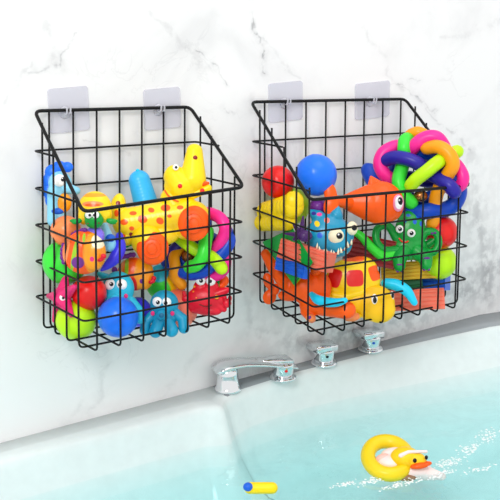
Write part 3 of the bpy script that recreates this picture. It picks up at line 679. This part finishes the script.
for i, (x, y, d) in enumerate([(316, 247.5, 11.5), (319, 250, 13), (322.5, 252, 14.4), (326, 253, 15.5), (329.5, 253.5, 16.4), (333, 253.6, 16.8), (336.5, 252.8, 17), (340, 251.2, 17), (343.5, 248.8, 16), (347, 246, 13.6), (350, 243, 11)]):
    a = T.L(x, y+1.6, d+.4); b = T.L(x+(-.8 if i % 2 else .8), y-4.6+(i % 3)*.8, d+.9)
    tube_bm(bm, [a, a.lerp(b, .5), b], [1.25*T.s, 1*T.s, .15*T.s], 8)
from_bm('teeth', bm, M('cream'), T.e)

# goldfish
T = Toy('toy_goldfish', 'bright orange goldfish toy with a big pink-rimmed eye at the front rail', 'toy', 378, 202, aty(2, 378, 202, .7))
T.blob('body', [(381, 203, 0, 22.5, 22, 14), (392, 204, 0, 12, 17, 10), ('c', (345, 202, 4), (372, 203, 0), 7, 19, .7), (368, 203, 0, 20, 16, 10)], M('orange'))
T.blob('dorsal_fin', [('c', (371, 177, 0), (373, 188, 0), 1.6, 6, .6), ('c', (371, 177, 0), (380, 186, 0), 1.6, 5, .6)], M('orange'))
T.blob('tail_fin', [(328.5, 196, 27, 6.5, 12, 3, -8), (329, 207, 27, 7.5, 10, 3, 15), ('c', (332, 202, 25), (350, 203, 6), 6, 6, .7)], M('orange'))
T.eye(396.8, 203.5, 11, 5.6, 398, 202, 2.8, 'blush', ry=8.6, pry=4.4)
T.blob('eye_white', [(397, 203.2, 13, 4, 6.6, 2)], M('white'))

# turtle
T = Toy('toy_turtle', 'yellow bath turtle with red shell panels at the front of the right basket', 'toy', 355, 285, aty(2, 355, 285, .68))
T.blob('shell', [(353, 280, 0, 28, 22.5, 11), (340, 290, 0, 15, 10, 8), (360, 270, 0, 18, 14, 9)], T.paint('turtle_panels', 'yellow', [(353, 257, 11, 4.6, 0, '#orange'), (334, 278, 6.6, 9.4, -16, '#red'), (354, 278, 8.6, 8.4, 3, '#red'), (374, 273, 5.8, 7.6, 18, '#orange')]))
T.blob('shell_rim', [('c', (328, 294, 3), (345, 297, 6), 4, 4.6), ('c', (345, 297, 6), (362, 292, 7), 4.6, 4)], M('yellow'))
T.blob('head', [(374, 303, 5, 20.5, 18.5, 9), (379, 309, 5, 16, 14, 9), (358, 302, 4, 13, 12, 7)], M('gold'))
T.eye(373, 298.8, 13, 3.2, 373.2, 299.4, 1.9, ry=5.4, pry=3.2); T.eye(391, 295.5, 8, 2.2, 391.5, 295, 1.4, ry=4.6, pry=2.8)
T.blob('flipper', [('c', (348, 308, 8), (353, 314, 9), 5.5, 3.6), (357, 316, 8, 4, 2.6, 3)], M('yellow'))
T.blob('toe_spot', [(351.5, 313.6, 12, 2.2, 1.6, 1)], M('navy')); T.blob('toe_spot', [(356, 313.8, 10.6, 1.6, 1.4, 1)], M('navy'))
T.tube('rear_flipper', [(386, 283, 1), (396, 285, 3), (406, 291, 6), (413, 302, 9)], [5, 6, 5.4, 3.4], M('cyan'))

# green octopus
T = Toy('toy_octopus', 'green smiling octopus toy with purple bands and blue freckles', 'toy', 408, 245, aty(2, 408, 245, .74))
T.blob('body', [(410.5, 230, 0, 15.5, 20, 10), (409, 247, 0, 18.5, 13.5, 9)], T.paint('octopus_freckles', 'grass', [(407.5, 215.5, 2.4, 1.6, 0, 'cobalt'), (413.5, 222, 2, 2.6, 0, 'cobalt'), (417, 216.5, 2, 2, 0, 'cobalt'), (420, 224, 1.6, 2.6, 0, 'cobalt'), (404, 221, 1.4, 2, 0, 'cobalt'), (395.5, 252.5, 4, 1.5, 0, 'purple')]))
for (x, y, r) in ((398.3, 266, 6), (424.5, 264.5, 6)):
    lg = T.blob('leg', [('c', (404 if x < 410 else 416, 251, 3), (x+(1 if x < 410 else -1), 257, 7), 8.2, 7.6), ('c', (x, 257, 7), (x, y, 9), 7.2, 6)], M('grass'))
    T.blob('band', [(x, 264.5 if x < 410 else 258, 13.6, 3.6, 1.4, 1.4)], M('purple'), parent=lg)
    for dx in (-2, 2.4): T.blob('toe', [(x+dx, y+4.6, 10.5, 1.7, 1.7, 1.7)], M('purple'), parent=lg)
T.tube('arm', [(398, 240, 0), (388, 226, 0), (377, 229, 2), (376, 241, 4), (384, 250, 5), (397, 250, 5)], [5, 4, 3.8, 3.8, 4, 4.6], M('grass'))
T.tube('arm', [(353, 231, 6), (361, 237, 8), (371, 248, 8), (382, 256, 7), (394, 254, 5)], [3.4, 4.2, 4.6, 5, 5], M('green'))
T.tube('arm', [(420, 240, 0), (426, 232, 2), (435, 233, 3), (438, 243, 4), (433, 252, 4), (424, 252, 4)], [5, 4, 3.8, 3.8, 3.8, 4.4], M('grass'))
T.tube('arm', [(428, 245, -6), (436, 239, -5), (440, 231, -4), (437, 228, -3)], [4.4, 3.8, 3, 2.6], M('grass'))
for x, y in ((434, 233), (438.5, 241.5), (436.5, 249.5), (431, 233.5)): T.blob('freckle', [(x, y, 6.6, 1.4, 1.2, 1)], M('purple'))
T.eye(398.4, 229.2, 9, 4, 398.6, 229.4, 2); T.eye(409.8, 233.2, 10, 4.2, 409.8, 233.4, 2.1)
T.tube('mouth', [(398, 238.6, 9.4), (400.4, 241.4, 10.2), (404, 242.4, 10.5), (406.6, 241.4, 10.5)], .75, M('red'))

# ================================================================== taps
def lathe(bm, prof, c, seg=32, axis=None):
    rings = [[bm.verts.new(Vector(c)+Vector((r*math.cos(2*math.pi*k/seg), r*math.sin(2*math.pi*k/seg), z))) for k in range(seg)] for r, z in prof]
    for a, b in zip(rings, rings[1:]):
        for k in range(seg): bm.faces.new((a[k], a[(k+1) % seg], b[(k+1) % seg], b[k]))
    bm.faces.new(rings[0]); bm.faces.new(rings[-1])
def plate(bm, path, hw, th, updir=None):
    """swept flat plate: path of points, half widths, thicknesses; width runs across the path horizontally."""
    rings = []
    for i, p in enumerate(path):
        p = Vector(p); t = (Vector(path[min(i+1, len(path)-1)])-Vector(path[max(i-1, 0)])).normalized()
        sd = t.cross(Vector((0, 0, 1))).normalized(); u = sd.cross(t).normalized(); W_, H_ = hw[i], th[i]/2
        rings.append([bm.verts.new(p+sd*a*W_+u*b*H_) for a, b in ((-1, -.5), (-.93, -1), (.93, -1), (1, -.5), (1, .5), (.93, 1), (-.93, 1), (-1, .5))])
    for a, b in zip(rings, rings[1:]):
        for k in range(8): bm.faces.new((a[k], a[(k+1) % 8], b[(k+1) % 8], b[k]))
    bm.faces.new(rings[0]); bm.faces.new(rings[-1])

b0 = onz(228, 390, ZL); 
sp = bpy.data.objects.new('bath_spout', None); COL.objects.link(sp); sp.location = (b0.x, b0.y, ZL+.0005); sp.scale = (1.2, 1.2, 1.15); tag(sp, 'chrome bath spout with a long flat blade at the left end of the taps', 'tap')
bm = bmesh.new(); lathe(bm, [(.0175, 0), (.0175, .003), (.0155, .005), (.0135, .022), (.013, .030), (.009, .033)], (0, 0, 0)); from_bm('spout_base', bm, CHROME, sp)
def rel(px, py, z): v = onz(px, py, ZL+z)-sp.location; return (v.x, v.y, v.z)
bm = bmesh.new(); path = spline([(-.016, .006, .028), (-.004, .003, .0345), (.02, .000, .0345), (.045, -.004, .030), (.075, -.009, .022), (.098, -.013, .015)], 5)
m_ = len(path); plate(bm, path, [.0165-.006*(i/m_)**2 if i > 3 else .012+.0015*i for i in range(m_)], [.0055-.003*i/m_ for i in range(m_)])
from_bm('spout_blade', bm, CHROME, sp)

for (px, py, lab, dotc, ang) in ((283, 378, 'chrome bath tap handle directly behind the tip of the spout', 'red', math.radians(172)),
                                 (324, 363.5, 'chrome bath tap handle between the spout and the last handle', 'black', 0),
                                 (370, 349.5, 'chrome bath tap handle farthest from the spout, with a blue dot', 'cobalt', 0)):
    b0 = onz(px, py, ZL); k_ = Vector((b0.x, min(b0.y, -.0225), ZL+.0005))
    h = bpy.data.objects.new('tap_handle', None); COL.objects.link(h); h.location = k_; h.scale = (1.3, 1.3, 1.3); tag(h, lab, 'tap', 'chrome tap handles on the tub ledge')
    bm = bmesh.new(); lathe(bm, [(.0165, 0), (.0165, .0015), (.015, .003), (.012, .0035)], (0, 0, 0)); from_bm('flange', bm, CHROME, h)
    bm = bmesh.new(); lathe(bm, [(.0115, .003), (.0125, .004), (.0132, .012), (.0142, .018), (.013, .0205), (.006, .0215)], (0, 0, 0)); from_bm('knob', bm, CHROME, h)
    bm = bmesh.new()
    if ang: path = [(-.034, .012, .026), (-.02, .008, .0245), (-.005, .003, .024), (.010, 0, .0225)]; hw = [.006, .008, .011, .012]; th = [.004, .005, .006, .004]
    else: path = [(-.0185, .002, .0235), (-.016, .002, .0235), (.013, -.001, .0215), (.0155, -.002, .0215)]; hw = [.0115, .013, .013, .0115]; th = [.006, .009, .009, .006]
    plate(bm, path, hw, th); from_bm('lever', bm, CHROME, h)
    bm = bmesh.new(); bmesh.ops.create_uvsphere(bm, u_segments=12, v_segments=8, radius=.0022)
    dv = (CAM-k_); dv.z = 0; dv.normalize(); sd = dv.cross(Vector((0, 0, 1)))
    for v in bm.verts: v.co = Vector((v.co.x, v.co.y, v.co.z*.8)) + dv*.0128 - sd*.004 + Vector((0, 0, .0135))
    from_bm('temperature_dot', bm, M(dotc), h)

# ================================================================== toys in the water
T = Toy('rubber_duck', 'yellow rubber duck resting in a yellow ring on the bath water', 'duck', 402, 462, onz(402, 462, ZW+.006))
def torus_bm(c, R, r, tilt, a0=0, a1=2*math.pi):
    bm = bmesh.new(); tube_bm(bm, [Vector(c)+Vector((R*math.cos(a), 0, 0))+Vector((0, -math.sin(a)*R*math.sin(tilt), math.sin(a)*R*math.cos(tilt))) for a in [a0+(a1-a0)*k/47 for k in range(48)]], r, 14, True); return bm
bm = bmesh.new(); cc = T.L(388, 461, 0)
down = Vector((0, math.cos(pitch), -math.sin(pitch)*1)); 
hor = Vector((0, math.cos(pitch), -math.sin(pitch))); hor = Vector((0, math.cos(-pitch), math.sin(-pitch)))   # level direction away, in the toy's frame
tube_bm(bm, [cc+Vector((1, 0, 0))*(20*T.s*math.cos(a))+hor*(20*T.s*math.sin(a)) + Vector((0, 0, .005+.011*math.sin(a))) for a in [2*math.pi*k/40 for k in range(40)]], 7.4*T.s, 16, True)
from_bm('swim_ring', bm, vinyl('ring_yellow', (238, 206, 24)), T.e)
T.blob('body', [(392, 462, 2, 17, 9, 14), (412, 469, 8, 20, 9, 12), ('c', (420, 470, 10), (440, 474, 12), 8, 4), (396, 456, -4, 15, 8, 10)], vinyl('duck_white', (245, 225, 222)))
T.blob('head', [(404, 456, 8, 15, 11, 13), (414, 459, 12, 11, 9, 10)], vinyl('duck_yellow', (246, 204, 20)))
T.blob('crown_band', [('c', (398, 452, 19), (406, 448.5, 18), 2.2, 1.8, .8), ('c', (406, 448.5, 18), (424, 449, 14), 1.8, 1.6, .8)], vinyl('duck_white', (245, 225, 222)), .5)
T.blob('beak', [(416, 461.5, 22, 9.5, 3.2, 5, -8), (424, 460, 19, 5, 2.4, 4, -10)], M('orange'))
T.blob('eye', [(411.6, 456.4, 21.5, 2, 2.3, 1.6)], M('black')); T.blob('eye', [(423.4, 454, 18.5, 1.6, 2.2, 1.6)], M('black'))
T.blob('foot', [(404, 474, 17, 10, 3.6, 5)], M('brown')); T.blob('wing', [(382, 458, 4, 8, 5, 5, -20)], vinyl('duck_pink', (240, 190, 180)))

T = Toy('bath_toy', 'blue and yellow bath toy floating at the bottom edge of the picture', 'toy', 258, 486, onz(258, 488, ZW+.004))
T.blob('hull', [('c', (250, 486, 0), (272, 486, 0), 6, 6, 1)], M('yellow')); T.blob('cap', [(248, 484, 4, 5, 4.5, 5)], M('cobalt'))

# foam, patches of small bubbles
bm = bmesh.new()
for (px, py, rx, ry, cnt) in ((452, 462, 18, 6, 90), (470, 448, 14, 7, 80), (488, 436, 14, 8, 70), (440, 474, 16, 5, 70), (372, 481, 18, 4, 60), (345, 484, 16, 3, 50), (400, 484, 24, 4, 90), (476, 470, 20, 4, 40)):
    for _ in range(cnt):
        a = random.random()*2*math.pi; k = math.sqrt(random.random())*random.choice((.6, 1)); p = onz(px+rx*k*math.cos(a), py+ry*k*math.sin(a)-rx*.25*k*math.cos(a), ZW)
        r = random.uniform(.0005, .0015); bmesh.ops.create_icosphere(bm, subdivisions=1, radius=1, matrix=Matrix.Translation(p) @ Matrix.Diagonal((r*1.4, r*1.4, r*.4, 1)))
fo = from_bm('foam', bm, vinyl('foam_white', (250, 252, 252), .5)); tag(fo, 'white foam bubbles on the water around the rubber duck', 'foam', kind='stuff')
